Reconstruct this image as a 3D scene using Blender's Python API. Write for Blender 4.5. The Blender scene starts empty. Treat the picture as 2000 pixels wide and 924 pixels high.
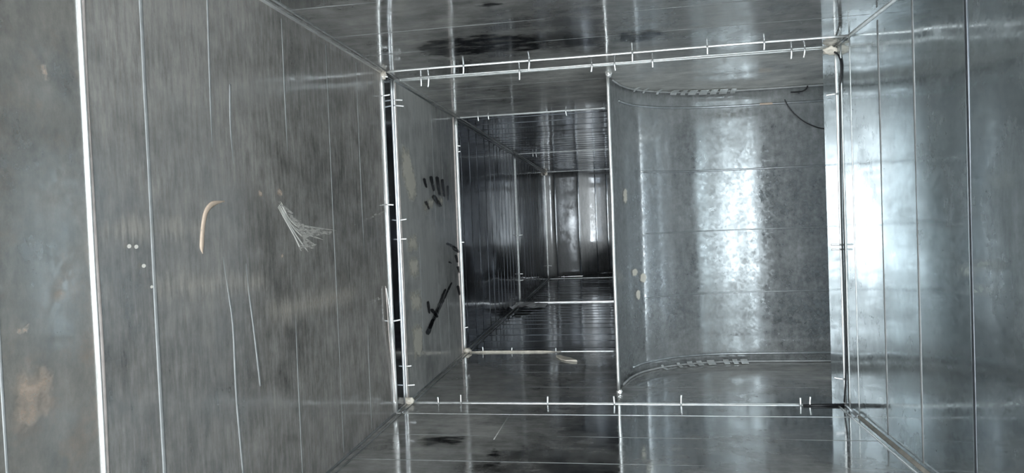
import bpy, bmesh, math, random
from mathutils import Vector, Matrix, noise

S = bpy.context.scene
COL = S.collection
random.seed(7)

# ---------------------------------------------------------------- camera, sky, portals, exposure
cam_data = bpy.data.cameras.new('camera')
cam_data.sensor_fit = 'HORIZONTAL'
cam_data.sensor_width = 36.0
cam_data.lens = 1285.36 / 2000 * 36.0
cam_data.clip_start = 0.01
cam = bpy.data.objects.new('camera', cam_data)
COL.objects.link(cam)
RV = Vector((0.98648022, 0.15919284, -0.03891538))
UV = Vector((0.03478755, 0.02863591, 0.99898439))
FV = Vector((-0.16014554, 0.98683212, -0.02271083))
M = Matrix((RV, UV, -FV)).transposed().to_4x4()
M.translation = (0.5335, 0.0, 0.4408)
cam.matrix_world = M
S.camera = cam

SKY_STRENGTH = 11.0
w = bpy.data.worlds.new('overcast_sky')
S.world = w
w.use_nodes = True
bg = w.node_tree.nodes['Background']
bg.inputs['Color'].default_value = (0.90, 0.965, 1.0, 1)
bg.inputs['Strength'].default_value = SKY_STRENGTH

W, H = 1.0209, 0.8
REAR = -0.70                       # open end of the duct, behind the camera
XC = 0.519                         # right side of the straight channel
R0, R1A, R1B, R2, R3, R4 = 0.596, 1.4747, 1.5607, 2.1855, 3.4833, 4.9071
YT = 1.657                         # where the right wall turns into the branch
YB = 2.01                          # back wall of the branch
XV = 1.32                          # where the vane's sheet ends inside the branch
XE = 2.0                           # branch end
YE = 5.36                          # far elbow back
XO = 1.4                           # mouth of the far outlet
OPEN_Z = 0.25                      # sill of the far outlet

def portal(name, loc, rot, sx, sy):
    d = bpy.data.lights.new(name, 'AREA')
    d.shape = 'RECTANGLE'; d.size = sx; d.size_y = sy
    d.cycles.is_portal = True
    o = bpy.data.objects.new(name, d)
    o.location = loc; o.rotation_euler = rot
    COL.objects.link(o)
portal('daylight_portal_rear', (W / 2, REAR - 0.01, H / 2), (math.pi / 2, 0, 0), W, H)
portal('daylight_portal_far', (XO + 0.01, 5.14, (OPEN_Z + H) / 2), (0, math.pi / 2, 0), H - OPEN_Z, YE - 4.92)

portal('daylight_portal_branch', (XE - 0.1, YB + 0.02, H / 2), (-math.pi / 2, 0, 0), 0.2, H)

S.view_settings.view_transform = 'Standard'
S.view_settings.look = 'None'
S.view_settings.gamma = 1.0
S.view_settings.use_curve_mapping = False
S.view_settings.exposure = 0.15
S.cycles.max_bounces = 14
S.cycles.glossy_bounces = 13
S.cycles.diffuse_bounces = 5
S.cycles.transparent_max_bounces = 12
S.cycles.sample_clamp_indirect = 12.0

# ---------------------------------------------------------------- materials
def nodes_of(name):
    m = bpy.data.materials.new(name)
    m.use_nodes = True
    nt = m.node_tree
    nt.nodes.clear()
    out = nt.nodes.new('ShaderNodeOutputMaterial')
    return m, nt, out

def N(nt, t, **kw):
    n = nt.nodes.new(t)
    for k, v in kw.items():
        if k.startswith('i_'):
            n.inputs[k[2:].replace('_', ' ')].default_value = v
        else:
            setattr(n, k, v)
    return n

def ramp(nt, src, a, b, va=0.0, vb=1.0):
    r = N(nt, 'ShaderNodeMapRange')
    r.inputs['From Min'].default_value = a
    r.inputs['From Max'].default_value = b
    r.inputs['To Min'].default_value = va
    r.inputs['To Max'].default_value = vb
    nt.links.new(src, r.inputs['Value'])
    return r.outputs['Result']

def math_(nt, op, a, b):
    n = N(nt, 'ShaderNodeMath', operation=op)
    for i, v in enumerate((a, b)):
        if isinstance(v, (int, float)):
            n.inputs[i].default_value = v
        else:
            nt.links.new(v, n.inputs[i])
    return n.outputs[0]

def galvanized(name, base=(0.60, 0.62, 0.63), rough=(0.10, 0.30), dust=0.45, dust_col=(0.30, 0.295, 0.285),
               streak=(14, 14, 0.9), wave=0.35, spangle=0.12, seed=0.0, streak_amt=0.5, film_var=0.25, warm=0.0, blot=0.28, fleck=0.12, mid_scale=22.0):
    """Galvanized sheet: a zinc mirror with spangle, partly covered by a thin film of dust drawn into streaks."""
    m, nt, out = nodes_of(name)
    tc = N(nt, 'ShaderNodeTexCoord')
    mp = N(nt, 'ShaderNodeMapping'); mp.inputs['Location'].default_value = (seed, seed * 1.7, seed * 0.6)
    nt.links.new(tc.outputs['Object'], mp.inputs['Vector'])
    st = N(nt, 'ShaderNodeMapping'); st.inputs['Scale'].default_value = streak
    nt.links.new(mp.outputs[0], st.inputs['Vector'])
    vor = N(nt, 'ShaderNodeTexVoronoi', i_Scale=120.0); nt.links.new(mp.outputs[0], vor.inputs['Vector'])
    big = N(nt, 'ShaderNodeTexNoise', i_Scale=2.6, i_Detail=6.0, i_Roughness=0.62); nt.links.new(mp.outputs[0], big.inputs['Vector'])
    mid = N(nt, 'ShaderNodeTexNoise', i_Scale=mid_scale, i_Detail=5.0, i_Roughness=0.65); nt.links.new(mp.outputs[0], mid.inputs['Vector'])
    sn = N(nt, 'ShaderNodeTexNoise', i_Scale=6.0, i_Detail=8.0, i_Roughness=0.75); nt.links.new(st.outputs[0], sn.inputs['Vector'])
    # metal colour with spangle
    sep = N(nt, 'ShaderNodeSeparateColor'); nt.links.new(vor.outputs['Color'], sep.inputs['Color'])
    sv = ramp(nt, sep.outputs[0], 0, 1, 1 - spangle, 1 + spangle)
    mc = N(nt, 'ShaderNodeVectorMath', operation='SCALE'); mc.inputs[0].default_value = base
    nt.links.new(sv, mc.inputs['Scale'])
    metal = N(nt, 'ShaderNodeBsdfPrincipled'); metal.inputs['Metallic'].default_value = 1.0
    nt.links.new(mc.outputs[0], metal.inputs['Base Color'])
    r0 = ramp(nt, mid.outputs['Fac'], 0.3, 0.7, rough[0], rough[1])
    r1 = math_(nt, 'MULTIPLY', math_(nt, 'SUBTRACT', sep.outputs[1], 0.5), 0.10)
    nt.links.new(math_(nt, 'ADD', r0, r1), metal.inputs['Roughness'])
    film = N(nt, 'ShaderNodeBsdfPrincipled'); film.inputs['Roughness'].default_value = 0.62
    film.inputs['Metallic'].default_value = 0.35
    film.inputs['Specular IOR Level'].default_value = 0.3
    dv = N(nt, 'ShaderNodeVectorMath', operation='SCALE'); dv.inputs[0].default_value = dust_col
    nt.links.new(ramp(nt, sn.outputs['Fac'], 0.3, 0.7, 1 - film_var, 1 + film_var), dv.inputs['Scale'])
    wn = N(nt, 'ShaderNodeTexNoise', i_Scale=9.0 if warm < 0.5 else 14.0, i_Detail=7.0, i_Roughness=0.7); nt.links.new(st.outputs[0] if warm < 0.5 else mp.outputs[0], wn.inputs['Vector'])
    wm = N(nt, 'ShaderNodeMix', data_type='RGBA'); wm.inputs['B'].default_value = (0.40, 0.315, 0.25, 1)
    nt.links.new(dv.outputs[0], wm.inputs['A'])
    nt.links.new(ramp(nt, wn.outputs['Fac'], 0.52, 0.72, 0, warm), wm.inputs['Factor'])
    nt.links.new(wm.outputs['Result'], film.inputs['Base Color'])
    f1 = ramp(nt, big.outputs['Fac'], 0.35, 0.65, -blot, blot)
    f2 = ramp(nt, sn.outputs['Fac'], 0.3, 0.7, -0.5 * streak_amt, 0.5 * streak_amt)
    f3 = ramp(nt, mid.outputs['Fac'], 0.3, 0.7, -fleck, fleck)
    fac = math_(nt, 'ADD', math_(nt, 'ADD', f1, f2), math_(nt, 'ADD', f3, dust))
    cl = N(nt, 'ShaderNodeClamp'); cl.inputs['Min'].default_value = 0.04; cl.inputs['Max'].default_value = 0.96
    nt.links.new(fac, cl.inputs['Value'])
    mix = N(nt, 'ShaderNodeMixShader')
    nt.links.new(cl.outputs[0], mix.inputs['Fac'])
    nt.links.new(metal.outputs[0], mix.inputs[1]); nt.links.new(film.outputs[0], mix.inputs[2])
    # relief: slow oil-canning of the sheet and fine drawn lines
    wv = N(nt, 'ShaderNodeTexNoise', i_Scale=5.0, i_Detail=1.5); nt.links.new(mp.outputs[0], wv.inputs['Vector'])
    b1 = N(nt, 'ShaderNodeBump', i_Strength=wave, i_Distance=0.006); nt.links.new(wv.outputs['Fac'], b1.inputs['Height'])
    b2 = N(nt, 'ShaderNodeBump', i_Strength=0.10, i_Distance=0.0006); nt.links.new(sn.outputs['Fac'], b2.inputs['Height'])
    nt.links.new(b1.outputs[0], b2.inputs['Normal'])
    nt.links.new(b2.outputs[0], metal.inputs['Normal']); nt.links.new(b2.outputs[0], film.inputs['Normal'])
    nt.links.new(mix.outputs[0], out.inputs['Surface'])
    return m

def plain(name, col, rough=0.5, metal=0.0, var=0.15, scale=60.0):
    m, nt, out = nodes_of(name)
    tc = N(nt, 'ShaderNodeTexCoord')
    nz = N(nt, 'ShaderNodeTexNoise', i_Scale=scale, i_Detail=4.0); nt.links.new(tc.outputs['Object'], nz.inputs['Vector'])
    v = N(nt, 'ShaderNodeVectorMath', operation='SCALE'); v.inputs[0].default_value = col
    nt.links.new(ramp(nt, nz.outputs['Fac'], 0.3, 0.7, 1 - var, 1 + var), v.inputs['Scale'])
    b = N(nt, 'ShaderNodeBsdfPrincipled'); b.inputs['Roughness'].default_value = rough; b.inputs['Metallic'].default_value = metal
    nt.links.new(v.outputs[0], b.inputs['Base Color'])
    nt.links.new(b.outputs[0], out.inputs['Surface'])
    return m

def mark(name, col, rough, metal, cover, scale=(30, 30, 30), soft=0.15, most=1.0, solid=False):
    """A thin stain, scrape or wiped patch whose edge breaks up into flecks."""
    m, nt, out = nodes_of(name)
    tc = N(nt, 'ShaderNodeTexCoord')
    mp = N(nt, 'ShaderNodeMapping'); mp.inputs['Scale'].default_value = scale
    nt.links.new(tc.outputs['Object'], mp.inputs['Vector'])
    nz = N(nt, 'ShaderNodeTexNoise', i_Scale=1.0, i_Detail=6.0, i_Roughness=0.65); nt.links.new(mp.outputs[0], nz.inputs['Vector'])
    b = N(nt, 'ShaderNodeBsdfPrincipled'); b.inputs['Roughness'].default_value = rough; b.inputs['Metallic'].default_value = metal
    b.inputs['Base Color'].default_value = (*col, 1)
    t = N(nt, 'ShaderNodeBsdfTransparent')
    mx = N(nt, 'ShaderNodeMixShader')
    if solid:
        fac = ramp(nt, nz.outputs['Fac'], 0.25, 0.45, 0, most)
    else:
        at = N(nt, 'ShaderNodeAttribute', attribute_name='cover')
        v = math_(nt, 'ADD', ramp(nt, nz.outputs['Fac'], 0.25, 0.75, -0.5, 0.5), ramp(nt, at.outputs['Fac'], 0, 1, -0.75, cover))
        edge = ramp(nt, at.outputs['Fac'], 0.0, 0.35)
        fac = math_(nt, 'MULTIPLY', ramp(nt, v, -soft, soft, 0, most), edge)
    nt.links.new(fac, mx.inputs['Fac'])
    nt.links.new(t.outputs[0], mx.inputs[1]); nt.links.new(b.outputs[0], mx.inputs[2])
    nt.links.new(mx.outputs[0], out.inputs['Surface'])
    return m

MAT = dict(
    left_near=galvanized('zinc_left_near', dust=0.50, streak=(5, 5, 2.5), seed=3.1, streak_amt=0.2, rough=(0.10, 0.15), dust_col=(0.33, 0.31, 0.28), warm=0.8),
    left=galvanized('zinc_left_streaked', dust=0.68, seed=1.3, streak=(24, 24, 3.2), streak_amt=0.34, rough=(0.08, 0.16), dust_col=(0.415, 0.395, 0.37), film_var=0.2, warm=0.3, blot=0.25, fleck=0.18),
    left_deep=galvanized('zinc_left_deep', dust=0.80, seed=5.2, streak=(8, 8, 1.5), streak_amt=0.2, rough=(0.08, 0.16), dust_col=(0.66, 0.66, 0.635), film_var=0.15),  # dusty film, paled further to make up for light in this section
    horiz_lifted=galvanized('zinc_ceiling_lifted', dust=0.66, seed=2.9, streak=(1.2, 4.5, 4.5), streak_amt=0.25, rough=(0.04, 0.09), wave=0.22, spangle=0.05, dust_col=(0.66, 0.65, 0.615), blot=0.35),  # paler copy of the ceiling zinc; brightness lifted through the film colour
    right=galvanized('zinc_right_skytint', base=(0.56, 0.61, 0.63), dust=0.27, seed=8.4, streak=(5, 5, 1.2), streak_amt=0.14, rough=(0.08, 0.12), wave=0.35, spangle=0.04, dust_col=(0.34, 0.37, 0.375)),  # blue of the branch skylight tinted into this wall's zinc
    horiz=galvanized('zinc_floor_ceiling', dust=0.46, seed=2.2, streak=(1.2, 4.5, 4.5), streak_amt=0.25, rough=(0.04, 0.09), wave=0.22, spangle=0.05, dust_col=(0.41, 0.40, 0.38), blot=0.42),
    deep_shaded=galvanized('zinc_deep_shaded', base=(0.20, 0.22, 0.25), dust=0.06, seed=6.6, streak_amt=0.25, rough=(0.06, 0.14), wave=0.45, spangle=0.05, dust_col=(0.15, 0.15, 0.15)),  # darkened copy of the duct zinc; shade of the deep duct put into colour
    vane=galvanized('zinc_spangled_vane', base=(0.56, 0.585, 0.595), dust=0.54, seed=4.7, streak=(6, 6, 1.5), streak_amt=0.12, rough=(0.08, 0.16), wave=0.08, spangle=0.22, dust_col=(0.30, 0.31, 0.31), blot=0.2, fleck=0.2, mid_scale=60.0),
    far=galvanized('zinc_far_sheet', base=(0.34, 0.35, 0.36), dust=0.82, seed=9.7, streak=(6, 6, 1.5), streak_amt=0.12, rough=(0.08, 0.16), wave=0.3, dust_col=(0.24, 0.24, 0.235)),  # darkened as well, so the far end stays dim
    matte_end=galvanized('zinc_matte_branch', dust=0.97, seed=7.7, streak_amt=0.05, dust_col=(0.34, 0.37, 0.39), blot=0.05, fleck=0.02),  # matte film added to mute and dim daylight in the branch
    rib=plain('zinc_bead', (0.50, 0.52, 0.53), 0.34, 0.9),
    dark_rib=plain('dark_zinc_bead', (0.20, 0.21, 0.23), 0.30, 0.9),  # bead zinc darkened to go with the shaded deep sheets
    dull=plain('dull_zinc_bead', (0.42, 0.43, 0.43), 0.6, 0.3),
    white=plain('bare_bright_edge', (0.95, 0.94, 0.92), 0.34, 0.75, 0.04),
    pink=plain('pinkish_gasket', (0.78, 0.69, 0.65), 0.5, 0.3),
    grey_edge=plain('dull_zinc_edge', (0.66, 0.67, 0.66), 0.36, 0.7),
    beige=plain('beige_sealant', (0.66, 0.60, 0.52), 0.6, 0.0, 0.2),
    cream=plain('cream_sealant', (0.86, 0.79, 0.68), 0.6, 0.0, 0.2),
    black=plain('black_rubber', (0.012, 0.012, 0.014), 0.45),
    tab=plain('bright_steel_tab', (0.95, 0.95, 0.94), 0.34, 0.75),
    flap=plain('zinc_flap', (0.74, 0.75, 0.74), 0.3, 0.7),
    scrape=mark('pale_scrape', (0.72, 0.69, 0.64), 0.5, 0.2, 0.1, (60, 60, 220), 0.15, 0.75),
    speck=mark('pale_speck', (0.85, 0.81, 0.74), 0.6, 0.0, 0.9),
    peach=mark('peach_scuff', (0.62, 0.50, 0.41), 0.6, 0.0, 0.2, (90, 90, 90), 0.2, 0.75),
    peach_line=mark('peach_scuff_line', (0.66, 0.52, 0.41), 0.6, 0.0, 0.2, (120, 120, 60), most=0.9, solid=True),
    rust=mark('faint_rust', (0.52, 0.41, 0.33), 0.7, 0.0, 0.2, (70, 70, 70), 0.35, 0.65),
    dustmark=mark('dust_smear', (0.72, 0.66, 0.58), 0.75, 0.0, 0.1, (160, 160, 16), 0.45, 0.55),
    cream_dust=mark('cream_dust', (0.80, 0.76, 0.66), 0.8, 0.0, 0.6, (50, 50, 50), 0.3, 0.85),
    wiped=mark('wiped_clean_zinc', (0.12, 0.125, 0.14), 0.12, 1.0, 0.4, (60, 60, 60), 0.12, 0.85),
    wiped_h=mark('wiped_clean_zinc_smears', (0.12, 0.125, 0.14), 0.08, 1.0, 0.1, (22, 60, 30), 0.14, 0.85),
    pale_line=plain('pale_scrape_line', (0.70, 0.68, 0.64), 0.45, 0.3),
    hairline=plain('pale_scratch', (0.60, 0.60, 0.58), 0.4, 0.5),
)

# ---------------------------------------------------------------- mesh helpers
def link(name, me, mat, parent=None, smooth=True):
    o = bpy.data.objects.new(name, me)
    COL.objects.link(o)
    if mat is not None and not me.materials:
        me.materials.append(mat)
    if smooth:
        for pl in me.polygons:
            pl.use_smooth = True
    if parent is not None:
        o.parent = parent
    return o

def struct(name, label, category='structure'):
    o = bpy.data.objects.new(name, None)
    o.empty_display_size = 0.05
    COL.objects.link(o)
    o['kind'] = 'structure'
    o['label'] = label
    o['category'] = category
    return o

def thing(name, label, category, loc=(0, 0, 0), group=None):
    o = bpy.data.objects.new(name, None)
    o.empty_display_size = 0.03
    o.location = loc
    COL.objects.link(o)
    o['label'] = label
    o['category'] = category
    if group:
        o['group'] = group
    return o

def tag(o, label, category, group=None):
    o['label'] = label
    o['category'] = category
    if group:
        o['group'] = group
    return o

T = 0.0015
def sheet_panel(name, origin, u, v, normal, mat, parent, amp=0.0012, cell=0.035, thick=T, seed=0):
    """A thin steel sheet spanning origin + s*u + t*v, face on the side of normal, gently oil-canned."""
    o = Vector(origin); u = Vector(u); v = Vector(v); n = Vector(normal)
    nu = max(2, int(u.length / cell)); nv = max(2, int(v.length / cell))
    bm = bmesh.new()
    g = []
    for i in range(nu + 1):
        row = []
        for j in range(nv + 1):
            s, t = i / nu, j / nv
            p = o + u * s + v * t
            fade = min(1, 6 * s, 6 * (1 - s)) * min(1, 6 * t, 6 * (1 - t))
            d = amp * fade * noise.noise(p * 3.3 + Vector((seed, seed * 2, 0)))
            row.append(bm.verts.new(p + n * d))
        g.append(row)
    back = [bm.verts.new(o + u * s + v * t - n * thick) for s, t in ((0, 0), (1, 0), (1, 1), (0, 1))]
    flip = u.cross(v).dot(n) < 0
    for i in range(nu):
        for j in range(nv):
            f = [g[i][j], g[i + 1][j], g[i + 1][j + 1], g[i][j + 1]]
            bm.faces.new(f[::-1] if flip else f)
    bm.faces.new(back if flip else back[::-1])
    edges = [[g[i][0] for i in range(nu + 1)], [g[nu][j] for j in range(nv + 1)],
             [g[i][nv] for i in range(nu, -1, -1)], [g[0][j] for j in range(nv, -1, -1)]]
    for k in range(4):
        f = [bm.verts.new(q.co) for q in edges[k]] + [back[(k + 1) % 4], back[k]]
        nf = bm.faces.new(f if flip else f[::-1])
        nf.smooth = False
    me = bpy.data.meshes.new(name); bm.to_mesh(me); bm.free()
    ob = link(name, me, mat, parent, smooth=False)
    for pl in me.polygons:
        pl.use_smooth = len(pl.vertices) == 4 and pl.area < cell * cell * 3
    return ob

def tube(name, pts, normal, ra, rb, mat, parent=None, seg=8, taper=False, half=False):
    """Bar swept along pts; ra across (tangent x normal), rb along normal."""
    pts = [Vector(p) for p in pts]
    n0 = Vector(normal).normalized()
    bm = bmesh.new()
    rings = []
    for i, p in enumerate(pts):
        t = (pts[min(i + 1, len(pts) - 1)] - pts[max(i - 1, 0)]).normalized()
        side = t.cross(n0).normalized()
        nn = side.cross(t).normalized()
        k = 1.0
        if taper:
            f = i / (len(pts) - 1)
            k = max(0.25, min(1, 5 * f, 5 * (1 - f)))
        rings.append([bm.verts.new(p + side * ra * k * math.cos(a) + nn * rb * k * math.sin(a))
                      for a in [2 * math.pi * q / seg + 0.3926990817 for q in range(seg)]])
    for a, b in zip(rings, rings[1:]):
        for q in range(seg):
            bm.faces.new((a[q], a[(q + 1) % seg], b[(q + 1) % seg], b[q]))
    bm.faces.new(rings[0][::-1]); bm.faces.new(rings[-1])
    bmesh.ops.recalc_face_normals(bm, faces=bm.faces)
    me = bpy.data.meshes.new(name); bm.to_mesh(me); bm.free()
    return link(name, me, mat, parent)

def curve_pts(ctrl, per=8):
    c = [Vector(p) for p in ctrl]
    out = []
    for i in range(len(c) - 1):
        p0 = c[max(i - 1, 0)]; p1 = c[i]; p2 = c[i + 1]; p3 = c[min(i + 2, len(c) - 1)]
        for k in range(per):
            t = k / per
            out.append(0.5 * ((2 * p1) + (p2 - p0) * t + (2 * p0 - 5 * p1 + 4 * p2 - p3) * t * t + (3 * p1 - p0 - 3 * p2 + p3) * t ** 3))
    out.append(c[-1])
    return out
def wobble(a, b, n, amp, seed, normal):
    a = Vector(a); b = Vector(b); t = (b - a).normalized(); s = t.cross(Vector(normal))
    out = []
    for i in range(n + 1):
        f = i / n
        p = a.lerp(b, f)
        e = min(1, 8 * f, 8 * (1 - f))
        out.append(p + s * amp * e * noise.noise(p * 4 + Vector((seed, 0, seed))))
    return out

def patch(name, pts, lift, mat, parent, feather=0.006, seed=0, cell=None):
    """A thin film of dirt lying on a flat sheet; 'cover' fades out towards its outline."""
    pts = [Vector(p) for p in pts]
    lift = Vector(lift); n = lift.normalized()
    ax = [k for k in range(3) if abs(n[k]) < 0.7]
    a_, b_ = ax[0], ax[1]
    if abs(n.x) > 0.05 and abs(n.y) > 0.05:      # upright but turned sheet: measure along x and z
        a_, b_ = 0, 2
    P = [(p[a_], p[b_]) for p in pts]
    def dist(x, y):
        ins = False; best = 1e9
        for k in range(len(P)):
            (x0, y0), (x1, y1) = P[k], P[(k + 1) % len(P)]
            if (y0 > y) != (y1 > y) and x < (x1 - x0) * (y - y0) / (y1 - y0) + x0:
                ins = not ins
            dx, dy = x1 - x0, y1 - y0
            t = max(0, min(1, ((x - x0) * dx + (y - y0) * dy) / max(1e-12, dx * dx + dy * dy)))
            best = min(best, math.hypot(x - x0 - t * dx, y - y0 - t * dy))
        return best if ins else -best
    x0 = min(q[0] for q in P) - feather; x1 = max(q[0] for q in P) + feather
    y0 = min(q[1] for q in P) - feather; y1 = max(q[1] for q in P) + feather
    cell = cell or max(feather * 0.5, max(x1 - x0, y1 - y0) / 70)
    nx = int((x1 - x0) / cell) + 1; ny = int((y1 - y0) / cell) + 1
    d = sum((p.dot(n) for p in pts)) / len(pts)
    verts, cov, faces = [], [], []
    for i in range(nx + 1):
        for j in range(ny + 1):
            q = [0, 0, 0]; q[a_] = x0 + i * cell; q[b_] = y0 + j * cell
            c_ = 3 - a_ - b_
            q[c_] = (d - sum(n[k] * q[k] for k in (a_, b_))) / n[c_]
            verts.append(Vector(q) + lift)
            cov.append(max(0.0, min(1.0, 0.5 + 0.5 * dist(q[a_], q[b_]) / feather)))
    for i in range(nx):
        for j in range(ny):
            f = (i * (ny + 1) + j, (i + 1) * (ny + 1) + j, (i + 1) * (ny + 1) + j + 1, i * (ny + 1) + j + 1)
            if max(cov[k] for k in f) > 0:
                faces.append(f)
    used = sorted({k for f in faces for k in f}); ix = {k: i for i, k in enumerate(used)}
    me = bpy.data.meshes.new(name)
    me.from_pydata([verts[k] for k in used], [], [[ix[k] for k in f] for f in faces])
    at = me.attributes.new('cover', 'FLOAT', 'POINT')
    for i, k in enumerate(used):
        at.data[i].value = cov[k]
    return link(name, me, mat, parent, smooth=False)

def blob(name, c, r, mat, parent, seed=0, squash=(1, 1, 1)):
    bm = bmesh.new()
    bmesh.ops.create_icosphere(bm, subdivisions=3, radius=1)
    for v in bm.verts:
        k = 1 + 0.45 * noise.noise(v.co * 1.7 + Vector((seed, seed, 0))) + 0.15 * noise.noise(v.co * 5 + Vector((seed, 0, 1)))
        v.co = Vector(c) + Vector((v.co.x * squash[0], v.co.y * squash[1], v.co.z * squash[2])) * r * k
    me = bpy.data.meshes.new(name); bm.to_mesh(me); bm.free()
    return link(name, me, mat, parent)

# ---------------------------------------------------------------- shell of the duct: walls, floor, ceiling made of sheet sections
wall_left = struct('wall_left', 'grey streaked steel duct wall running past the bright seam', 'wall')
wall_right = struct('wall_right', 'bluish shiny steel duct wall ending at the side branch', 'wall')
floor = struct('floor', 'shiny steel duct floor reflecting the curved sheet', 'floor')
ceiling = struct('ceiling', 'shiny steel duct ceiling with dark wiped smears', 'ceiling')
wall_channel = struct('wall_channel', 'steel wall of the narrow straight channel behind the curved sheet', 'wall')
wall_branch = struct('wall_branch', 'dark steel walls of the short side branch, with an end added to dim its daylight', 'wall')
wall_far = struct('wall_far', 'bent steel sheet closing the far end of the dark duct', 'wall')
wall_outlet = struct('wall_outlet', 'steel stub of the daylit outlet at the far end', 'wall')

def bead(parent, axis, y, a, b, fixed, normal, mat='rib', w_=0.0032, h_=0.0016):
    """Stiffening bead pressed across a sheet."""
    if axis == 'z':
        p0, p1 = (fixed, y, a), (fixed, y, b)
    else:
        p0, p1 = (a, y, fixed), (b, y, fixed)
    return tube('rib', wobble(p0, p1, 14, 0.0012, y * 9 + fixed, normal), normal, w_, h_, MAT[mat], parent, seg=8)

secs = [(REAR, R0, 'left_near'), (R0, R1A, 'left'), (R1A, R1B, 'deep_shaded'), (R1B, R2, 'left_deep'), (R2, R3, 'deep_shaded'), (R3, R4, 'deep_shaded')]
beads = [[0.10, 0.30, 0.49], [0.687, 0.84, 1.015, 1.18, 1.325], [], [1.72, 1.89, 1.99],
         [2.25, 2.38, 2.51, 2.66, 2.77, 2.87, 2.95, 3.03, 3.12, 3.21, 3.30, 3.40],
         [3.60, 3.72, 3.84, 3.96, 4.08, 4.20, 4.32, 4.44, 4.56, 4.68, 4.80]]
G = 0.0006
WAVY_LINES = [[(0.815, 0.770), (0.815, 0.752), (0.811, 0.62), (0.809, 0.551), (0.811, 0.504), (0.818, 0.427), (0.831, 0.357), (0.838, 0.306), (0.838, 0.211), (0.845, 0.101)],
           [(0.859, 0.650), (0.855, 0.585), (0.860, 0.507), (0.873, 0.427), (0.880, 0.361), (0.890, 0.295), (0.900, 0.211)]]
def left_bead(pl, y, deepsec):
    k = 1.5 if deepsec else 1.0
    first = y == 0.687
    bead(pl, 'z', y, 0.012, H - 0.012, 0.0, (1, 0, 0), 'dark_rib' if deepsec else 'dull', w_=(0.003 if deepsec else 0.0034 if first else 0.0016) * k, h_=(0.0007 if deepsec else 0.0007 if first else 0.0003) * k)
for i, (a, b, mk) in enumerate(secs):
    a2, b2 = a + G, b - G
    ln = b2 - a2
    deepsec = i >= 4
    amp = 0.0016 if not deepsec else 0.002
    xr = W if i < 4 else XC + 0.004
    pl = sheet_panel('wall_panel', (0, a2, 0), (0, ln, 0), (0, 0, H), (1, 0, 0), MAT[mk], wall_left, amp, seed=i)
    pf = sheet_panel('floor_panel', (0, a2, 0), (xr, 0, 0), (0, ln, 0), (0, 0, 1), MAT['deep_shaded' if deepsec else 'horiz'], floor, amp * 0.7, seed=i + 10)
    pc = sheet_panel('ceiling_panel', (0, a2, H), (xr, 0, 0), (0, ln, 0), (0, 0, -1), MAT['deep_shaded' if deepsec else 'horiz_lifted' if i == 3 else 'horiz'], ceiling, amp * 0.7, seed=i + 20)
    pr = None
    if i < 3:
        pr = sheet_panel('wall_panel', (W, a2, 0), (0, ln, 0), (0, 0, H), (-1, 0, 0), MAT['right'], wall_right, amp, seed=i + 30)
    strong = 1.5 if deepsec else 1.0
    for y in beads[i]:
        if y == 0.84:
            for c in WAVY_LINES:
                tube('rib', curve_pts([(0.0, yy, zz) for yy, zz in c]), (1, 0, 0), 0.0022, 0.0006, MAT['dull'], pl)  # two thin raised wavy lines instead of a straight bead
        else:
            left_bead(pl, y, deepsec)
        bead(pf, 'x', y, 0.012, xr - 0.012, 0.0, (0, 0, 1), 'dark_rib' if deepsec else 'dull', w_=(0.002 if deepsec else 0.0014) * strong, h_=(0.0008 if deepsec else 0.0002) * strong)
        bead(pc, 'x', y, 0.012, xr - 0.012, H, (0, 0, -1), 'dark_rib' if deepsec else 'dull', w_=(0.002 if deepsec else 0.0014) * strong, h_=(0.0008 if deepsec else 0.0002) * strong)
        if pr:
            bead(pr, 'z', y, 0.012, H - 0.012, W, (-1, 0, 0), 'dull' if y > 1.1 else 'dark_rib', w_=0.0036 if y > 1.1 else 0.0046, h_=0.0009 if y > 1.1 else 0.0016)
LP = {i: [c for c in wall_left.children][i] for i in range(6)}
FP = {i: [c for c in floor.children][i] for i in range(6)}
CP = {i: [c for c in ceiling.children][i] for i in range(6)}

# right wall stub up to the throat of the branch, and the branch itself
sheet_panel('wall_panel', (W, R1B + G, 0), (0, YT - R1B - G, 0), (0, 0, H), (-1, 0, 0), MAT['right'], wall_right, 0.0006, seed=41)
sheet_panel('floor_panel', (W - 0.001, R1B + 0.05, -0.0004), (XE - W + 0.01, 0, 0), (0, YB + 0.005 - R1B - 0.05, 0), (0, 0, 1), MAT['horiz'], floor, 0.0006, seed=42)
sheet_panel('ceiling_panel', (W - 0.001, R1B + 0.05, H + 0.0004), (XE - W + 0.01, 0, 0), (0, YB + 0.005 - R1B - 0.05, 0), (0, 0, -1), MAT['horiz_lifted'], ceiling, 0.0006, seed=43)
sheet_panel('wall_panel', (W, YT, 0), (XE - W, 0, 0), (0, 0, H), (0, 1, 0), MAT['matte_end'], wall_branch, 0.0006, seed=44)
sheet_panel('wall_panel', (XV - 0.004, YB + 0.002, 0), (XE - 0.2 - XV, 0, 0), (0, 0, H), (0, -1, 0), MAT['matte_end'], wall_branch, 0.0006, seed=48)
sheet_panel('wall_panel', (XE, YT, 0), (0, YB - YT + 0.01, 0), (0, 0, H), (-1, 0, 0), MAT['matte_end'], wall_branch, 0.0006, seed=45)  # unseen end sheet, added so branch daylight arrives dimmed by a bounce
sheet_panel('wall_panel', (W, YB + 0.004, 0), (0, R2 - YB - 0.004, 0), (0, 0, H), (-1, 0, 0), MAT['deep_shaded'], wall_channel, 0.0003, seed=46)  # closure sheet added behind the vane to block stray daylight
sheet_panel('wall_panel', (XC, R2 + 0.001, 0), (W - XC + 0.002, 0, 0), (0, 0, H), (0, -1, 0), MAT['deep_shaded'], wall_channel, 0.0003, seed=47)  # second unseen closure, added against the same light leak
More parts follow.
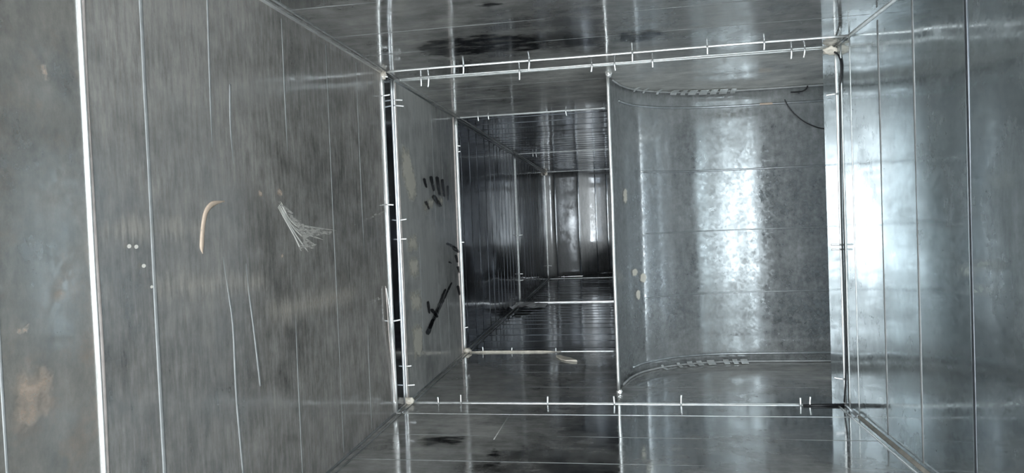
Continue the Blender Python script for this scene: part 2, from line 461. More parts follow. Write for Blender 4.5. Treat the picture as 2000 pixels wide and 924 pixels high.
# the straight channel's own right wall, starting at the vane
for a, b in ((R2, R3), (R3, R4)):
    pp = sheet_panel('wall_panel', (XC + 0.001, a + G, 0), (0, b - a - 2 * G, 0), (0, 0, H), (-1, 0, 0), MAT['deep_shaded'], wall_channel, 0.002, seed=a)
    for y in beads[4 if a == R2 else 5]:
        bead(pp, 'z', y, 0.012, H - 0.012, XC + 0.001, (-1, 0, 0), 'dark_rib')
sheet_panel('wall_panel', (XC + 0.0025, 1.70, 0), (0, R2 - 1.70 - G, 0), (0, 0, H), (-1, 0, 0), MAT['deep_shaded'], wall_channel, 0.0003, seed=50)

def smooth_path(ctrl, per=6):
    """Catmull-Rom through plan points."""
    c = [Vector((x, y, 0)) for x, y in ctrl]
    out = []
    for i in range(len(c) - 1):
        p0 = c[max(i - 1, 0)]; p1 = c[i]; p2 = c[i + 1]; p3 = c[min(i + 2, len(c) - 1)]
        for k in range(per):
            t = k / per
            out.append(0.5 * ((2 * p1) + (p2 - p0) * t + (2 * p0 - 5 * p1 + 4 * p2 - p3) * t * t + (3 * p1 - p0 - 3 * p2 + p3) * t ** 3))
    out.append(c[-1])
    return out

def curved_sheet(name, path, z0, z1, mat, parent, thick, rows=20, amp=0.0006):
    """Vertical sheet standing on a plan curve; thick goes to the left of the path's direction."""
    bm = bmesh.new()
    F, B = [], []
    for i, p in enumerate(path):
        t = (path[min(i + 1, len(path) - 1)] - path[max(i - 1, 0)]).normalized()
        nl = Vector((-t.y, t.x, 0))
        F.append([bm.verts.new(Vector((p.x, p.y, z0 + (z1 - z0) * j / rows)) + nl * amp * noise.noise(Vector((p.x * 3, p.y * 3, j * 0.2)))) for j in range(rows + 1)])
        B.append([bm.verts.new(Vector((p.x, p.y, z0 + (z1 - z0) * j / rows)) + nl * thick) for j in range(rows + 1)])
    for i in range(len(path) - 1):
        for j in range(rows):
            bm.faces.new((F[i][j], F[i + 1][j], F[i + 1][j + 1], F[i][j + 1]))
            bm.faces.new((B[i][j], B[i][j + 1], B[i + 1][j + 1], B[i + 1][j]))
        for j in (0, rows):
            f = (F[i][j], B[i][j], B[i + 1][j], F[i + 1][j])
            bm.faces.new(f)
    for i in (0, len(path) - 1):
        for j in range(rows):
            bm.faces.new((F[i][j], F[i][j + 1], B[i][j + 1], B[i][j]))
    bmesh.ops.recalc_face_normals(bm, faces=bm.faces)
    me = bpy.data.meshes.new(name); bm.to_mesh(me); bm.free()
    o = link(name, me, mat, parent)
    return o

# far end: the duct's outer wall bends to the right towards a daylit outlet
far_path = smooth_path([(0.0, R4 + G), (0.002, 4.97), (0.015, 5.03), (0.05, 5.06), (0.14, 5.075), (0.235, 5.085), (0.248, 5.10), (0.256, 5.14), (0.275, 5.20), (0.31, 5.255), (0.36, 5.30), (0.43, 5.335), (0.52, 5.35), (0.7, 5.355), (XO, YE)])
curved_sheet('bent_panel', far_path, 0.0, H, MAT['far'], wall_far, 0.0015, amp=0.0012)
for x, y in ((0.06, 5.062), (0.235, 5.085), (0.36, 5.300), (0.45, 5.340)):
    tube('rib', [(x, y - 0.001, z) for z in (0.01, 0.3, 0.6, H - 0.01)], (0.3, -1, 0), 0.005, 0.003, MAT['rib'], wall_far)
sheet_panel('floor_panel', (0, R4 + G, 0), (XO, 0, 0), (0, YE - R4, 0), (0, 0, 1), MAT['deep_shaded'], floor, 0.001, seed=61)
sheet_panel('ceiling_panel', (0, R4 + G, H), (XO, 0, 0), (0, YE - R4, 0), (0, 0, -1), MAT['deep_shaded'], ceiling, 0.001, seed=62)
sheet_panel('wall_panel', (XC, R4 + 0.01, 0), (XO - XC, 0, 0), (0, 0, H), (0, 1, 0), MAT['deep_shaded'], wall_outlet, 0.0006, seed=63)
sheet_panel('sill_panel', (XC + 0.02, R4 + 0.012, 0), (0, YE - R4 - 0.014, 0), (0, 0, OPEN_Z), (-1, 0, 0), MAT['deep_shaded'], wall_outlet, 0.0006, seed=64)
tube('cross_bar', [(XC + 0.03, R4 + 0.012, 0.715), (XC + 0.03, 5.14, 0.715), (XC + 0.03, YE - 0.01, 0.715)], (-1, 0, 0), 0.022, 0.006, MAT['grey_edge'], wall_outlet)

# ---------------------------------------------------------------- the curved splitter vane
PLAN = [(.519, 1.655), (.5205, 1.67), (.531, 1.735), (.552, 1.812), (.583, 1.872), (.625, 1.917), (.68, 1.957), (.755, 1.988),
        (.83, 2.003), (.92, 2.009), (1.0, 2.010), (1.15, 2.010), (XV, 2.010)]
vane_path = smooth_path(PLAN)
vane = thing('splitter_vane', 'tall curved galvanized sheet with a bright white front edge, bending into the side branch', 'metal sheet', (XC, 1.655, 0))
vane_inv = Matrix.Translation((-XC, -1.655, 0))
def under_vane(o, parent=None):
    o.data.transform(vane_inv)
    o.parent = parent or vane
    return o
cs = under_vane(curved_sheet('curved_sheet', vane_path, -0.001, H + 0.001, MAT['vane'], None, 0.0015, rows=24, amp=0.0012))
def vane_at(x):
    for p, q in zip(vane_path, vane_path[1:]):
        if p.x <= x <= q.x:
            f = (x - p.x) / max(1e-9, q.x - p.x)
            t = (q - p).normalized()
            return p.lerp(q, f), t, Vector((t.y, -t.x, 0))
    return vane_path[-1], Vector((1, 0, 0)), Vector((0, -1, 0))
def along_vane(x0, x1, z, n=40, off=0.0005, dz=0.0):
    out = []
    for i in range(n + 1):
        x = x0 + (x1 - x0) * (i / n)
        p, t, nn = vane_at(x)
        out.append(Vector((p.x, p.y, z + dz * i / n)) + nn * off)
    return out
def vane_bar(name, x0, x1, z, hw, proud, mat, off=0.0005):
    # horizontal bar lying on the concave face
    pts = along_vane(x0, x1, z, off=off)
    o = tube(name, pts, (0, 0, 1), proud, hw, MAT[mat], None, seg=8)
    return under_vane(o, cs)
vane_bar('lap_seam', 0.60, XV - 0.01, 0.567, 0.0028, 0.0018, 'rib')
vane_bar('lap_seam', 0.60, XV - 0.01, 0.391, 0.0018, 0.0012, 'rib')
vane_bar('lap_seam', 0.60, XV - 0.01, 0.208, 0.0020, 0.0013, 'rib')
vane_bar('edge_bead', 0.545, XV - 0.01, 0.752, 0.0035, 0.0025, 'rib')
o = vane_bar('rust_patch', 0.950, 0.985, 0.7525, 0.0036, 0.0030, 'peach_line')
o['label'] = 'rusty orange residue'
vane_bar('edge_bead', 0.56, XV - 0.01, 0.027, 0.0035, 0.0025, 'rib')
vane_bar('edge_flange', 0.5305, XV - 0.01, 0.7965, 0.003, 0.0025, 'dull')
vane_bar('edge_flange', 0.5305, XV - 0.01, 0.0035, 0.003, 0.0025, 'dull')
hem_pts = []
for i in range(33):
    z = 0.012 + (H - 0.024) * i / 32
    hem_pts.append((0.5197 + 0.0012 * noise.noise(Vector((0, 3, z * 5))), 1.652, z))
hem = under_vane(tube('front_hem', hem_pts, (0, -1, 0), 0.0042, 0.006, MAT['white'], None, seg=8))
hem['label'] = 'bright white folded front edge'
for z in (0.004, H - 0.004):
    under_vane(blob('hem_end', (0.522, 1.657, z), 0.0075, MAT['white'], None, seed=z * 9))
def flap(x, width, z, up):
    """A bent fastening tab between the vane and the floor or ceiling sheet."""
    p, t, nn = vane_at(x)
    p = Vector((p.x, p.y, 0))
    s = 1 if up else -1
    prof = [(0.004, z - s * 0.011), (0.006, z - s * 0.011), (0.010, z - s * 0.006), (0.026, z - s * 0.0025), (0.026, z - s * 0.0012), (0.010, z - s * 0.003)]
    bm = bmesh.new()
    A = [bm.verts.new(p - t * width / 2 + nn * d + Vector((0, 0, zz))) for d, zz in prof]
    B = [bm.verts.new(p + t * width / 2 + nn * d + Vector((0, 0, zz))) for d, zz in prof]
    n = len(prof)
    for i in range(n):
        bm.faces.new((A[i], A[(i + 1) % n], B[(i + 1) % n], B[i]))
    bm.faces.new(A); bm.faces.new(B[::-1])
    bmesh.ops.recalc_face_normals(bm, faces=bm.faces)
    me = bpy.data.meshes.new('fastening_flap'); bm.to_mesh(me); bm.free()
    under_vane(link('fastening_flap', me, MAT['flap'], None, smooth=False))
for x, wd in ((.585, .006), (.612, .006), (.652, .008), (.700, .020), (.728, .014), (.755, .022), (.788, .024), (.818, .018), (.846, .022), (.874, .014)):
    flap(x, wd, H - 0.001, True)
for x, wd in ((.640, .008), (.688, .009), (.722, .016), (.750, .016), (.785, .022), (.830, .016), (.856, .014), (.882, .020)):
    flap(x, wd, 0.001, False)

# ---------------------------------------------------------------- joints between the sections
TABS = {
    'R1a': [('top', 0.1984), ('top', 0.3493), ('top', 0.5766), ('top', 0.7348), ('top', 0.8514), ('left', 0.7896), ('left', 0.7444), ('left', 0.4915), ('left', 0.2185)],
    'R1b': [('top', 0.0716), ('top', 0.091), ('top', 0.3144), ('top', 0.4852), ('top', 0.5374), ('top', 0.6237), ('top', 0.9272), ('top', 0.9553),
            ('bottom', 0.0813), ('bottom', 0.1383), ('bottom', 0.3514), ('bottom', 0.5094), ('bottom', 0.6623), ('bottom', 0.9247), ('bottom', 0.9444),
            ('left', 0.75), ('left', 0.7361), ('left', 0.4552), ('left', 0.4083), ('left', 0.0928), ('left', 0.0455),
            ('right', 0.6944), ('right', 0.3609), ('right', 0.3506), ('right', 0.0607)],
    'R2': [('top', 0.0794), ('top', 0.1146), ('top', 0.375), ('bottom', 0.0644), ('bottom', 0.1634), ('bottom', 0.3128),
           ('left', 0.705), ('left', 0.6842), ('left', 0.3775), ('left', 0.0848)],
    'R3': [('top', 0.0987), ('top', 0.1151), ('left', 0.365), ('left', 0.1589), ('left', 0.1231)],
}
NRM = dict(left=Vector((1, 0, 0)), right=Vector((-1, 0, 0)), top=Vector((0, 0, -1)), bottom=Vector((0, 0, 1)))
def side_ends(side, y, xr):
    e = 0.002
    if side == 'left': return (0, y, e), (0, y, H - e)
    if side == 'right': return (xr, y, e), (xr, y, H - e)
    if side == 'top': return (e, y, H), (xr - e, y, H)
    return (e, y, 0), (xr - e, y, 0)
def tab(parent, side, s, y, xr, length):
    """A bright bent steel tongue poking inwards through the joint."""
    n = NRM[side]
    base = {'left': Vector((0, y, s)), 'right': Vector((xr, y, s)), 'top': Vector((s, y, H)), 'bottom': Vector((s, y, 0))}[side]
    k = random.uniform(-0.15, 0.15)
    across = Vector((1, 0, 0)) if side in ('top', 'bottom') else Vector((0, 0, 1))
    pts = [base + n * length * f + across * length * k * f * f + Vector((0, -1, 0)) * (0.005 - 0.003 * f) for f in (0, 0.3, 0.65, 0.9, 1.0)]
    return tube('joint_tab', pts, (0, -1, 0), 0.0021, 0.0009, MAT['tab'], parent, seg=6)
def joint(name, label, y, strips, tabs=(), xr=W, tab_len=0.017):
    t = struct(name, label, 'joint')
    for k, (side, dy, ra, rb, mk, amp) in enumerate(strips):
        a, b = side_ends(side, y + dy, xr)
        n = NRM[side]
        pts = [p + n * rb * 0.35 for p in wobble(a, b, 30, amp, y * 7 + k, n)]
        o = tube('seam_strip', pts, n, ra, rb, MAT[mk], t)
        if mk in ('white', 'pink', 'beige', 'black'):
            o['label'] = {'white': 'bright bare seam edge', 'pink': 'pinkish gasket line', 'beige': 'beige sealant line', 'black': 'black rubber line'}[mk]
    for side, s in tabs:
        tab(t, side, s, y, xr, tab_len * random.uniform(0.8, 1.25))
    return t

t1 = joint('trim_1', 'bright white duct seam crossing the grey wall by itself', R0,
           [('left', 0, 0.0020, 0.0026, 'white', 0.004), ('left', 0.006, 0.0025, 0.0012, 'pink', 0.004), ('right', 0, 0.002, 0.003, 'grey_edge', 0.002),
            ('top', 0, 0.002, 0.003, 'white', 0.002), ('bottom', 0, 0.002, 0.003, 'grey_edge', 0.002)])
t2 = joint('trim_2', 'duct seam with bright top edge just before the curved sheet', R1A,
           [('left', -0.004, 0.002, 0.0040, 'white', 0.006), ('left', 0.014, 0.003, 0.0012, 'grey_edge', 0.003),
            ('top', 0, 0.0017, 0.0019, 'white', 0.004), ('right', 0, 0.0015, 0.0010, 'grey_edge', 0.002), ('bottom', 0, 0.0012, 0.0006, 'grey_edge', 0.002)], TABS['R1a'], tab_len=0.021)
t3 = joint('trim_3', 'duct seam framing the mouth of the split, with tabs on every side', R1B,
           [('left', -0.004, 0.002, 0.0034, 'white', 0.003), ('left', -0.018, 0.0015, 0.0018, 'white', 0.003), ('left', 0.012, 0.0025, 0.0014, 'pink', 0.003),
            ('top', -0.004, 0.0012, 0.0014, 'grey_edge', 0.003), ('top', 0.012, 0.0022, 0.0018, 'grey_edge', 0.003), ('top', 0.022, 0.0015, 0.001, 'grey_edge', 0.003),
            ('bottom', 0, 0.0012, 0.0012, 'grey_edge', 0.004), ('bottom', 0.010, 0.002, 0.0012, 'grey_edge', 0.003),
            ('right', 0, 0.0018, 0.0026, 'white', 0.002), ('right', -0.030, 0.002, 0.0014, 'grey_edge', 0.002)], TABS['R1b'], tab_len=0.020)
t4 = joint('trim_4', 'duct seam with double white edge at the start of the dark duct', R2,
           [('left', -0.006, 0.002, 0.0036, 'white', 0.004), ('left', -0.035, 0.0025, 0.0026, 'pink', 0.006), ('left', 0.010, 0.003, 0.0034, 'grey_edge', 0.003),
            ('top', -0.004, 0.0016, 0.0014, 'grey_edge', 0.003), ('top', 0.012, 0.002, 0.0012, 'grey_edge', 0.003),
            ('bottom', 0, 0.0015, 0.0022, 'grey_edge', 0.003)], TABS['R2'], xr=XC, tab_len=0.016)
# the cream sealant on the floor part of that joint runs only over its first stretch
o = tube('seam_strip', wobble((0.004, R2 - 0.006, 0.002), (0.33, R2 - 0.006, 0.002), 20, 0.003, 4, (0, 0, 1)), (0, 0, 1), 0.006, 0.0042, MAT['cream'], t4, taper=True)
o['label'] = 'cream sealant line'
t5 = joint('trim_5', 'dim duct seam in the dark duct with a bright floor edge', R3,
           [('left', 0, 0.003, 0.0032, 'grey_edge', 0.004), ('left', -0.03, 0.003, 0.0022, 'grey_edge', 0.004), ('top', 0, 0.002, 0.002, 'grey_edge', 0.003),
            ('bottom', 0, 0.003, 0.0060, 'white', 0.004)], TABS['R3'], xr=XC, tab_len=0.022)
t6 = joint('trim_6', 'farthest duct seam before the bent end sheet', R4,
           [('left', 0, 0.003, 0.004, 'grey_edge', 0.003), ('top', 0, 0.003, 0.003, 'grey_edge', 0.003), ('bottom', 0, 0.003, 0.003, 'grey_edge', 0.003)],
           [('left', 0.1), ('bottom', 0.12)], xr=XC, tab_len=0.025)
for tr, c, r, sd, sq in ((t3, (W - 0.012, R1B - 0.004, H - 0.010), 0.011, 1, (1.3, 0.8, 0.9)), (t3, (0.007, R1B - 0.006, 0.008), 0.011, 2, (1.2, 0.8, 0.8)),
                         (t4, (0.010, R2 - 0.008, 0.008), 0.011, 3, (1.3, 1, 0.8)), (t2, (0.006, R1A, H - 0.007), 0.007, 4, (1, 1, 1.4)),
                         (t6, (0.010, R4 - 0.01, H - 0.012), 0.014, 6, (1, 1, 1))):
    o = blob('sealant_blob', c, r, MAT['cream' if tr is not t2 else 'beige'], tr, sd, sq)
    o['label'] = 'lump of cream sealant in the corner'
# black rubber run at the right end of the floor joint
o = tube('rubber_strip', [(0.93, R1B - 0.003, 0.0015), (0.97, R1B - 0.003, 0.002), (W - 0.004, R1B - 0.002, 0.003)], (0, 0, 1), 0.004, 0.003, MAT['black'], t3)
o['label'] = 'short black rubber strip'

# longitudinal lock seams in the four corners
def corner4(name, label, x, z, mk1, mk2, where):
    t = struct(name, label, 'corner seam')
    sx = 1 if x == 0 else -1; sz = 1 if z == 0 else -1
    spans = [(REAR + 0.004, R0 - 0.004), (R0 + 0.004, R1A - 0.004), (R1A + 0.004, R1B - 0.006), (R1B + 0.006, R2 - 0.008), (R2 + 0.008, R3 - 0.006), (R3 + 0.006, R4 - 0.006)]
    if x:
        spans = spans[:3]
    for i, (a, b) in enumerate(spans):
        ys = (a, (a + b) / 2, b)
        tube('lock_seam', [(x + sx * 0.002, y, z + sz * 0.002) for y in ys], (sx, 0, sz), 0.0045 if x and not z else 0.0025, 0.0015, MAT[mk1 if i < 2 else 'rib'], t)
        if where == 'none':
            continue
        if where == 'wall':
            tube('fold_edge', [(x + sx * 0.001, y, z + sz * 0.016) for y in ys], (sx, 0, 0), 0.002, 0.0013, MAT[mk2], t)
        else:
            tube('fold_edge', [(x + sx * 0.016, y, z + sz * 0.001) for y in ys], (0, 0, sz), 0.002, 0.0013, MAT[mk2], t)
corner4('trim_7', 'pale lock seam where the streaked wall meets the ceiling', 0, H, 'white', 'grey_edge', 'ceiling')
corner4('trim_8', 'lock seam where the streaked wall meets the floor', 0, 0, 'rib', 'rib', 'floor')
corner4('trim_9', 'lock seam where the bluish wall meets the ceiling', W, H, 'grey_edge', 'rib', 'none')
corner4('trim_10', 'beige sealed lock seam where the bluish wall meets the floor', W, 0, 'beige', 'grey_edge', 'floor')

# ---------------------------------------------------------------- loose things
tag(tube('black_cable', curve_pts([(1.081, 2.004, 0.796), (1.079, 2.004, 0.790), (1.072, 2.004, 0.7838), (1.058, 2.004, 0.7804), (1.0343, 2.003, 0.7806)]), (0, -1, 0.01), 0.002, 0.002, MAT['black']),
    'short black hooked wire under the ceiling in the side branch', 'wire')
tag(tube('black_cable', curve_pts([(1.0184, 2.005, 0.7611), (1.0262, 2.003, 0.7414), (1.0424, 2.002, 0.7183), (1.0641, 2.002, 0.6978), (1.0901, 2.002, 0.6816), (1.1203, 2.002, 0.6709), (1.20, 2.003, 0.66)]), (0, -1, 0.01), 0.0016, 0.0016, MAT['black']),
    'thin black wire hanging in an arc on the curved sheet', 'wire')
tag(tube('rubber_cord', curve_pts([(W - 0.006, R1B - 0.008, 0.786), (W - 0.0022, R1B - 0.028, 0.770), (W - 0.002, R1B - 0.036, 0.74), (W - 0.002, R1B - 0.022, 0.65), (W - 0.002, R1B - 0.014, 0.38), (W - 0.002, R1B - 0.016, 0.107), (W - 0.005, R1B - 0.007, 0.010)]), (-1, 0, 0.01), 0.0022, 0.0018, MAT['black']),
    'thin black cord along the upright joint of the bluish wall', 'cord')
gs = tag(tube('gasket_strip', curve_pts([(0.005, R1A - 0.040, 0.300), (0.007, R1A - 0.034, 0.268), (0.010, R1A - 0.028, 0.208), (0.009, R1A - 0.014, 0.145), (0.006, R1A - 0.004, 0.080), (0.004, R1A - 0.002, 0.02)]), (1, 0, 0.01), 0.0022, 0.0016, MAT['white']),
    'white gasket strip peeling off the streaked wall near the floor', 'gasket')
tag(tube('gasket_strip', curve_pts([(0.004, R1A - 0.041, 0.305), (0.005, R1A - 0.038, 0.25), (0.004, R1A - 0.030, 0.17), (0.004, R1A - 0.016, 0.10), (0.004, R1A - 0.008, 0.03)]), (1, 0, 0.01), 0.0014, 0.0010, MAT['pink']),
    'thin pinkish gasket thread beside the peeling white strip', 'gasket')

def scrap(name, pts, z, thick, mat, label, seed):
    bm = bmesh.new()
    top = []; bot = []
    for x, y in pts:
        h = z + 0.004 * (1 + noise.noise(Vector((x * 60, y * 60, seed))))
        top.append(bm.verts.new((x, y, h + thick))); bot.append(bm.verts.new((x, y, z)))
    n = len(pts)
    bm.faces.new(top); bm.faces.new(bot[::-1])
    for i in range(n):
        bm.faces.new((top[i], bot[i], bot[(i + 1) % n], top[(i + 1) % n]))
    bmesh.ops.triangulate(bm, faces=bm.faces)
    bmesh.ops.recalc_face_normals(bm, faces=bm.faces)
    me = bpy.data.meshes.new(name); bm.to_mesh(me); bm.free()
    return tag(link(name, me, mat, None, smooth=False), label, 'scrap')
scrap('sheet_scrap', [(0.322, 2.092), (0.334, 2.094), (0.350, 2.082), (0.372, 2.060), (0.393, 2.024), (0.378, 2.028), (0.357, 2.034), (0.338, 2.058), (0.330, 2.075)], 0.0008, 0.001, MAT['cream'],
      'small pale curled scrap lying on the floor past the cream sealant', 1)

# crumpled tape in the far corner of the dark joint
bm = bmesh.new()
rows = []
for i in range(13):
    f = i / 12
    row = []
    for j in range(5):
        g = j / 4
        x = 0.004 + 0.15 * f
        y = 3.10 + 0.33 * g * (1 - 0.55 * f) + 0.20 * f
        z = 0.004 + 0.034 * (1 - f) * (0.4 + abs(noise.noise(Vector((x * 40, y * 22, 3)))) * 1.5) * (1 - 0.5 * g)
        row.append(bm.verts.new((x, y, z)))
    rows.append(row)
for a, b in zip(rows, rows[1:]):
    for j in range(4):
        bm.faces.new((a[j], b[j], b[j + 1], a[j + 1]))
bmesh.ops.recalc_face_normals(bm, faces=bm.faces)
ex = bmesh.ops.solidify(bm, geom=bm.faces[:], thickness=0.001)
me = bpy.data.meshes.new('crumpled_tape'); bm.to_mesh(me); bm.free()
tag(link('crumpled_tape', me, MAT['white'], None, smooth=False), 'crumpled pale tape lying in the corner of the dark duct', 'tape')

# ---------------------------------------------------------------- stains, scrapes and wiped patches on the sheets
LI = 0.0026
def left_mark(name, yz, mk, sec, seed=0, feather=0.006):
    return patch(name, [(0, y, z) for y, z in yz], (LI, 0, 0), MAT[mk], LP[sec], feather, seed)
left_mark('scrape_mark', [(0.972, 0.494), (1.007, 0.478), (1.033, 0.462), (1.072, 0.448), (1.203, 0.434), (1.152, 0.426), (1.07, 0.425), (1.112, 0.413), (1.083, 0.403), (1.04, 0.404), (1.023, 0.41), (1.047, 0.422), (1.026, 0.445), (0.994, 0.47), (0.967, 0.488)], 'scrape', 1)
left_mark('scrape_mark', [(1.281, 0.274), (1.344, 0.285), (1.426, 0.286), (1.399, 0.275), (1.323, 0.275)], 'scrape', 1)
left_mark('scrape_mark', [(1.274, 0.446), (1.391, 0.473), (1.46, 0.482), (1.46, 0.472), (1.405, 0.462)], 'scrape', 1)
def disc(y, z, r, mk, sec, k=9):
    left_mark('spot', [(y + r * 1.4 * math.cos(2 * math.pi * i / k), z + r * math.sin(2 * math.pi * i / k)) for i in range(k)], mk, sec, y * 50, r * 0.6)
for y, z, r, mk in ((0.92, 0.498, 0.006, 'peach'), (0.978, 0.50, 0.008, 'peach'), (0.977, 0.40, 0.004, 'peach'), (0.646, 0.43, 0.0022, 'speck'), (0.657, 0.429, 0.0022, 'speck'), (0.667, 0.407, 0.0024, 'speck'), (0.678, 0.382, 0.0016, 'speck')):
    disc(y, z, r, mk, 1)
for k, (y0, z0, y1, z1, y2, z2) in enumerate(((0.985, 0.486, 1.03, 0.452, 1.19, 0.437), (0.982, 0.484, 1.035, 0.447, 1.16, 0.430), (0.980, 0.481, 1.03, 0.440, 1.10, 0.412),
                                             (0.976, 0.480, 1.025, 0.436, 1.07, 0.402), (0.978, 0.482, 1.028, 0.444, 1.13, 0.421), (0.974, 0.478, 1.022, 0.432, 1.045, 0.405))):
    tube('scratch', curve_pts([(0.0008, y0, z0), (0.0008, y1, z1), (0.0008, y2, z2)]), (1, 0, 0), 0.0016, 0.0012, MAT['pale_line'], LP[1], taper=True)
tube('scuff_arc', curve_pts([(0.001, 0.83, 0.484), (0.001, 0.804, 0.48), (0.001, 0.789, 0.47), (0.001, 0.781, 0.452), (0.001, 0.776, 0.425), (0.001, 0.777, 0.415)]), (1, 0, 0), 0.004, 0.0016, MAT['peach_line'], LP[1], taper=True)
left_mark('dust_smear', [(0.685, 0.39), (0.781, 0.388), (0.931, 0.372), (0.929, 0.356), (0.779, 0.364), (0.692, 0.374)], 'dustmark', 1, 1, 0.02)
left_mark('dust_smear', [(0.612, 0.454), (0.69, 0.459), (0.786, 0.452), (0.779, 0.438), (0.689, 0.44), (0.612, 0.443)], 'dustmark', 1, 2, 0.02)
left_mark('dust_smear', [(0.927, 0.333), (1.142, 0.334), (1.286, 0.319), (1.256, 0.291), (0.986, 0.292), (0.925, 0.31)], 'dustmark', 1, 3, 0.02)
left_mark('rust_stain', [(0.497, 0.312), (0.514, 0.325), (0.541, 0.321), (0.542, 0.299), (0.527, 0.274), (0.5, 0.269), (0.497, 0.282)], 'rust', 0, 4, 0.015)
left_mark('rust_stain', [(0.496, 0.37), (0.506, 0.361), (0.519, 0.366), (0.516, 0.357), (0.501, 0.358)], 'peach', 0, 5)
left_mark('rust_stain', [(0.548, 0.402), (0.557, 0.401), (0.559, 0.387), (0.554, 0.376), (0.548, 0.381)], 'rust', 0, 6)
left_mark('rust_stain', [(0.544, 0.599), (0.549, 0.606), (0.554, 0.589), (0.555, 0.583), (0.549, 0.585)], 'peach', 0, 7)
for k, q in enumerate(([(1.598, 0.642), (1.653, 0.628), (1.70, 0.566), (1.70, 0.516), (1.649, 0.508), (1.612, 0.54), (1.594, 0.584)],
                       [(1.615, 0.409), (1.689, 0.411), (1.692, 0.373), (1.619, 0.374)], [(1.616, 0.357), (1.694, 0.352), (1.692, 0.304), (1.623, 0.313)],
                       [(1.616, 0.265), (1.70, 0.259), (1.705, 0.215), (1.632, 0.223)], [(1.622, 0.178), (1.701, 0.172), (1.705, 0.095), (1.628, 0.098)],
                       [(1.761, 0.497), (1.87, 0.520), (1.87, 0.499), (1.783, 0.476)], [(1.91, 0.522), (1.97, 0.519), (1.97, 0.499), (1.91, 0.499)])):
    left_mark('cream_stain', q, 'cream_dust', 3, k, 0.02)
HAND_STROKES = [
[(1.767, 0.567), (1.769, 0.57), (1.778, 0.573), (1.789, 0.573), (1.796, 0.571), (1.808, 0.548), (1.807, 0.546), (1.8, 0.544), (1.792, 0.544), (1.788, 0.546)] ,
[(1.831, 0.576), (1.834, 0.58), (1.845, 0.583), (1.859, 0.584), (1.867, 0.581), (1.888, 0.543), (1.886, 0.54), (1.878, 0.538), (1.868, 0.538), (1.862, 0.54)] ,
[(1.895, 0.579), (1.899, 0.583), (1.912, 0.586), (1.927, 0.586), (1.934, 0.583), (1.949, 0.532), (1.946, 0.529), (1.937, 0.527), (1.926, 0.528), (1.921, 0.53)] ,
[(1.954, 0.575), (1.958, 0.579), (1.97, 0.581), (1.983, 0.581), (1.99, 0.578), (2.001, 0.527), (1.998, 0.525), (1.989, 0.523), (1.979, 0.524), (1.975, 0.526)] ,
[(2.021, 0.56), (2.025, 0.563), (2.037, 0.565), (2.048, 0.564), (2.053, 0.562), (2.047, 0.516), (2.043, 0.513), (2.036, 0.512), (2.028, 0.513), (2.024, 0.515)] ,
[(1.85, 0.517), (1.846, 0.522), (1.858, 0.527), (1.878, 0.529), (1.895, 0.527), (1.953, 0.501), (1.956, 0.497), (1.947, 0.493), (1.931, 0.492), (1.919, 0.494)] ,
[(1.773, 0.502), (1.773, 0.506), (1.781, 0.508), (1.793, 0.509), (1.801, 0.507), (1.824, 0.488), (1.824, 0.485), (1.818, 0.483), (1.81, 0.483), (1.804, 0.485)] ,
[(1.993, 0.375), (1.984, 0.379), (1.985, 0.382), (1.995, 0.384), (2.01, 0.384), (2.123, 0.364), (2.131, 0.362), (2.13, 0.359), (2.121, 0.358), (2.11, 0.358)] ,
[(2.059, 0.359), (2.05, 0.364), (2.056, 0.368), (2.074, 0.37), (2.094, 0.368), (2.155, 0.35), (2.162, 0.346), (2.157, 0.343), (2.144, 0.342), (2.129, 0.343)] ,
[(2.085, 0.335), (2.088, 0.339), (2.101, 0.34), (2.117, 0.339), (2.126, 0.335), (2.137, 0.313), (2.135, 0.311), (2.126, 0.31), (2.115, 0.311), (2.108, 0.314)] ,
[(2.011, 0.318), (2.005, 0.32), (2.006, 0.323), (2.013, 0.324), (2.023, 0.323), (2.046, 0.317), (2.051, 0.316), (2.05, 0.314), (2.044, 0.313), (2.038, 0.314)] ,
[(2.107, 0.296), (2.109, 0.3), (2.122, 0.301), (2.137, 0.3), (2.147, 0.296), (2.159, 0.278), (2.158, 0.275), (2.149, 0.274), (2.137, 0.275), (2.131, 0.278)] ,
[(1.791, 0.148), (1.782, 0.147), (1.768, 0.149), (1.759, 0.154), (1.76, 0.157), (1.941, 0.243), (1.949, 0.244), (1.961, 0.243), (1.968, 0.24), (1.968, 0.237)] ,
[(1.833, 0.164), (1.824, 0.163), (1.812, 0.165), (1.804, 0.169), (1.806, 0.172), (2.02, 0.255), (2.028, 0.256), (2.038, 0.255), (2.045, 0.253), (2.044, 0.25)] ,
[(1.752, 0.227), (1.755, 0.23), (1.765, 0.23), (1.776, 0.228), (1.781, 0.225), (1.787, 0.192), (1.784, 0.19), (1.777, 0.19), (1.77, 0.192), (1.766, 0.194)] ,
[(1.776, 0.136), (1.763, 0.134), (1.744, 0.137), (1.732, 0.143), (1.732, 0.149), (1.793, 0.174), (1.803, 0.175), (1.816, 0.173), (1.826, 0.169), (1.825, 0.165)] ,
[(1.787, 0.197), (1.783, 0.201), (1.79, 0.204), (1.805, 0.203), (1.819, 0.2), (1.864, 0.174), (1.867, 0.171), (1.861, 0.169), (1.85, 0.169), (1.84, 0.172)] ,
[(2.096, 0.234), (2.099, 0.237), (2.113, 0.238), (2.128, 0.235), (2.137, 0.231), (2.147, 0.204), (2.145, 0.202), (2.135, 0.201), (2.124, 0.203), (2.118, 0.206)] ,
]
for k, q in enumerate(HAND_STROKES):
    left_mark('hand_smear', q, 'wiped', 3, k, 0.003)
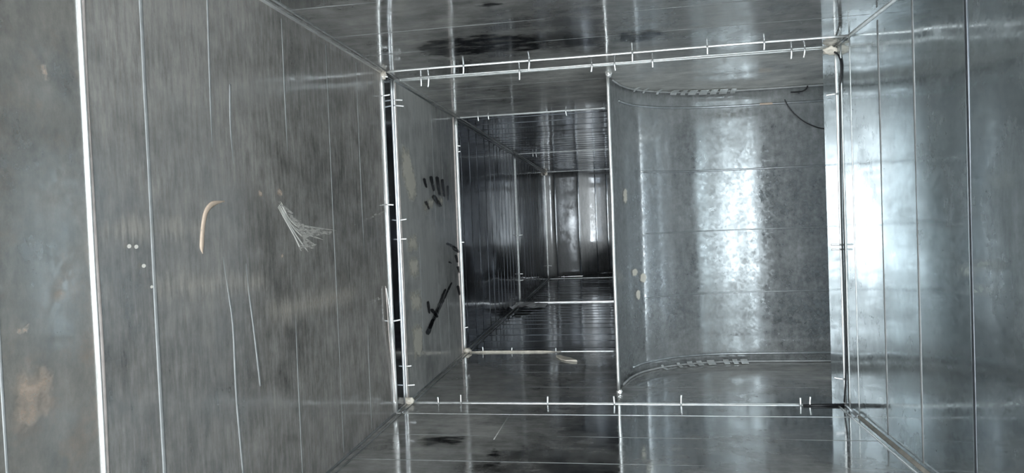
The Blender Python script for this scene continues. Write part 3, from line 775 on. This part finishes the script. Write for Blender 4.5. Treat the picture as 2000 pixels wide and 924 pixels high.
for k, q in enumerate(([(0.127, 1.298), (0.178, 1.236), (0.231, 1.227), (0.31, 1.23), (0.402, 1.279), (0.436, 1.343), (0.377, 1.398), (0.28, 1.385), (0.189, 1.391), (0.131, 1.354)],
                       [(0.401, 1.286), (0.515, 1.308), (0.515, 1.392), (0.433, 1.382)], [(0.529, 1.296), (0.626, 1.301), (0.67, 1.361), (0.591, 1.403), (0.528, 1.383)],
                       [(0.307, 1.066), (0.328, 1.051), (0.376, 1.065), (0.337, 1.093), (0.306, 1.093)], [(0.338, 1.192), (0.396, 1.190), (0.425, 1.198), (0.389, 1.22)])):
    patch('wiped_smear', [(x, y, H) for x, y in q], (0, 0, -0.0018), MAT['wiped_h'], CP[1], 0.025, k + 3)
for k, q in enumerate(([(0.275, 1.124), (0.264, 1.175), (0.306, 1.175), (0.33, 1.127)], [(0.266, 1.19), (0.275, 1.273), (0.306, 1.212), (0.308, 1.19)],
                       [(0.084, 1.289), (0.15, 1.318), (0.226, 1.318), (0.209, 1.264), (0.13, 1.245)], [(0.419, 1.191), (0.493, 1.208), (0.498, 1.19)])):
    patch('wiped_smear', [(x, y, 0) for x, y in q], (0, 0, 0.0018), MAT['wiped_h'], FP[1], 0.015, k + 8)
tube('scratch', [(0.269, 1.30, 0.0006), (0.271, 1.39, 0.0006), (0.2735, 1.468, 0.0006)], (0, 0, 1), 0.0012, 0.0005, MAT['hairline'], FP[1])
def vane_mark(x, z, wd, ht, seed):
    loop = []
    k = 10
    for i in range(k):
        a = 2 * math.pi * i / k
        r = 1 + 0.4 * noise.noise(Vector((math.cos(a) * 2, math.sin(a) * 2, seed)))
        p, t, nn = vane_at(x + wd * r * math.cos(a))
        loop.append(Vector((p.x, p.y, z + ht * r * math.sin(a))) + nn * 0.002)
    p, t, nn = vane_at(x)
    o = patch('hand_smear', loop, nn * 0.0006, MAT['cream_dust'], None, 0.004, seed)
    o.data.transform(vane_inv); o.parent = cs
for k, (x, z, a, b) in enumerate(((0.552, 0.498, 0.006, 0.022), (0.596, 0.268, 0.010, 0.014), (0.572, 0.286, 0.008, 0.010), (0.580, 0.222, 0.007, 0.016))):
    vane_mark(x, z, a, b, k + 1)

bpy.context.view_layer.update()
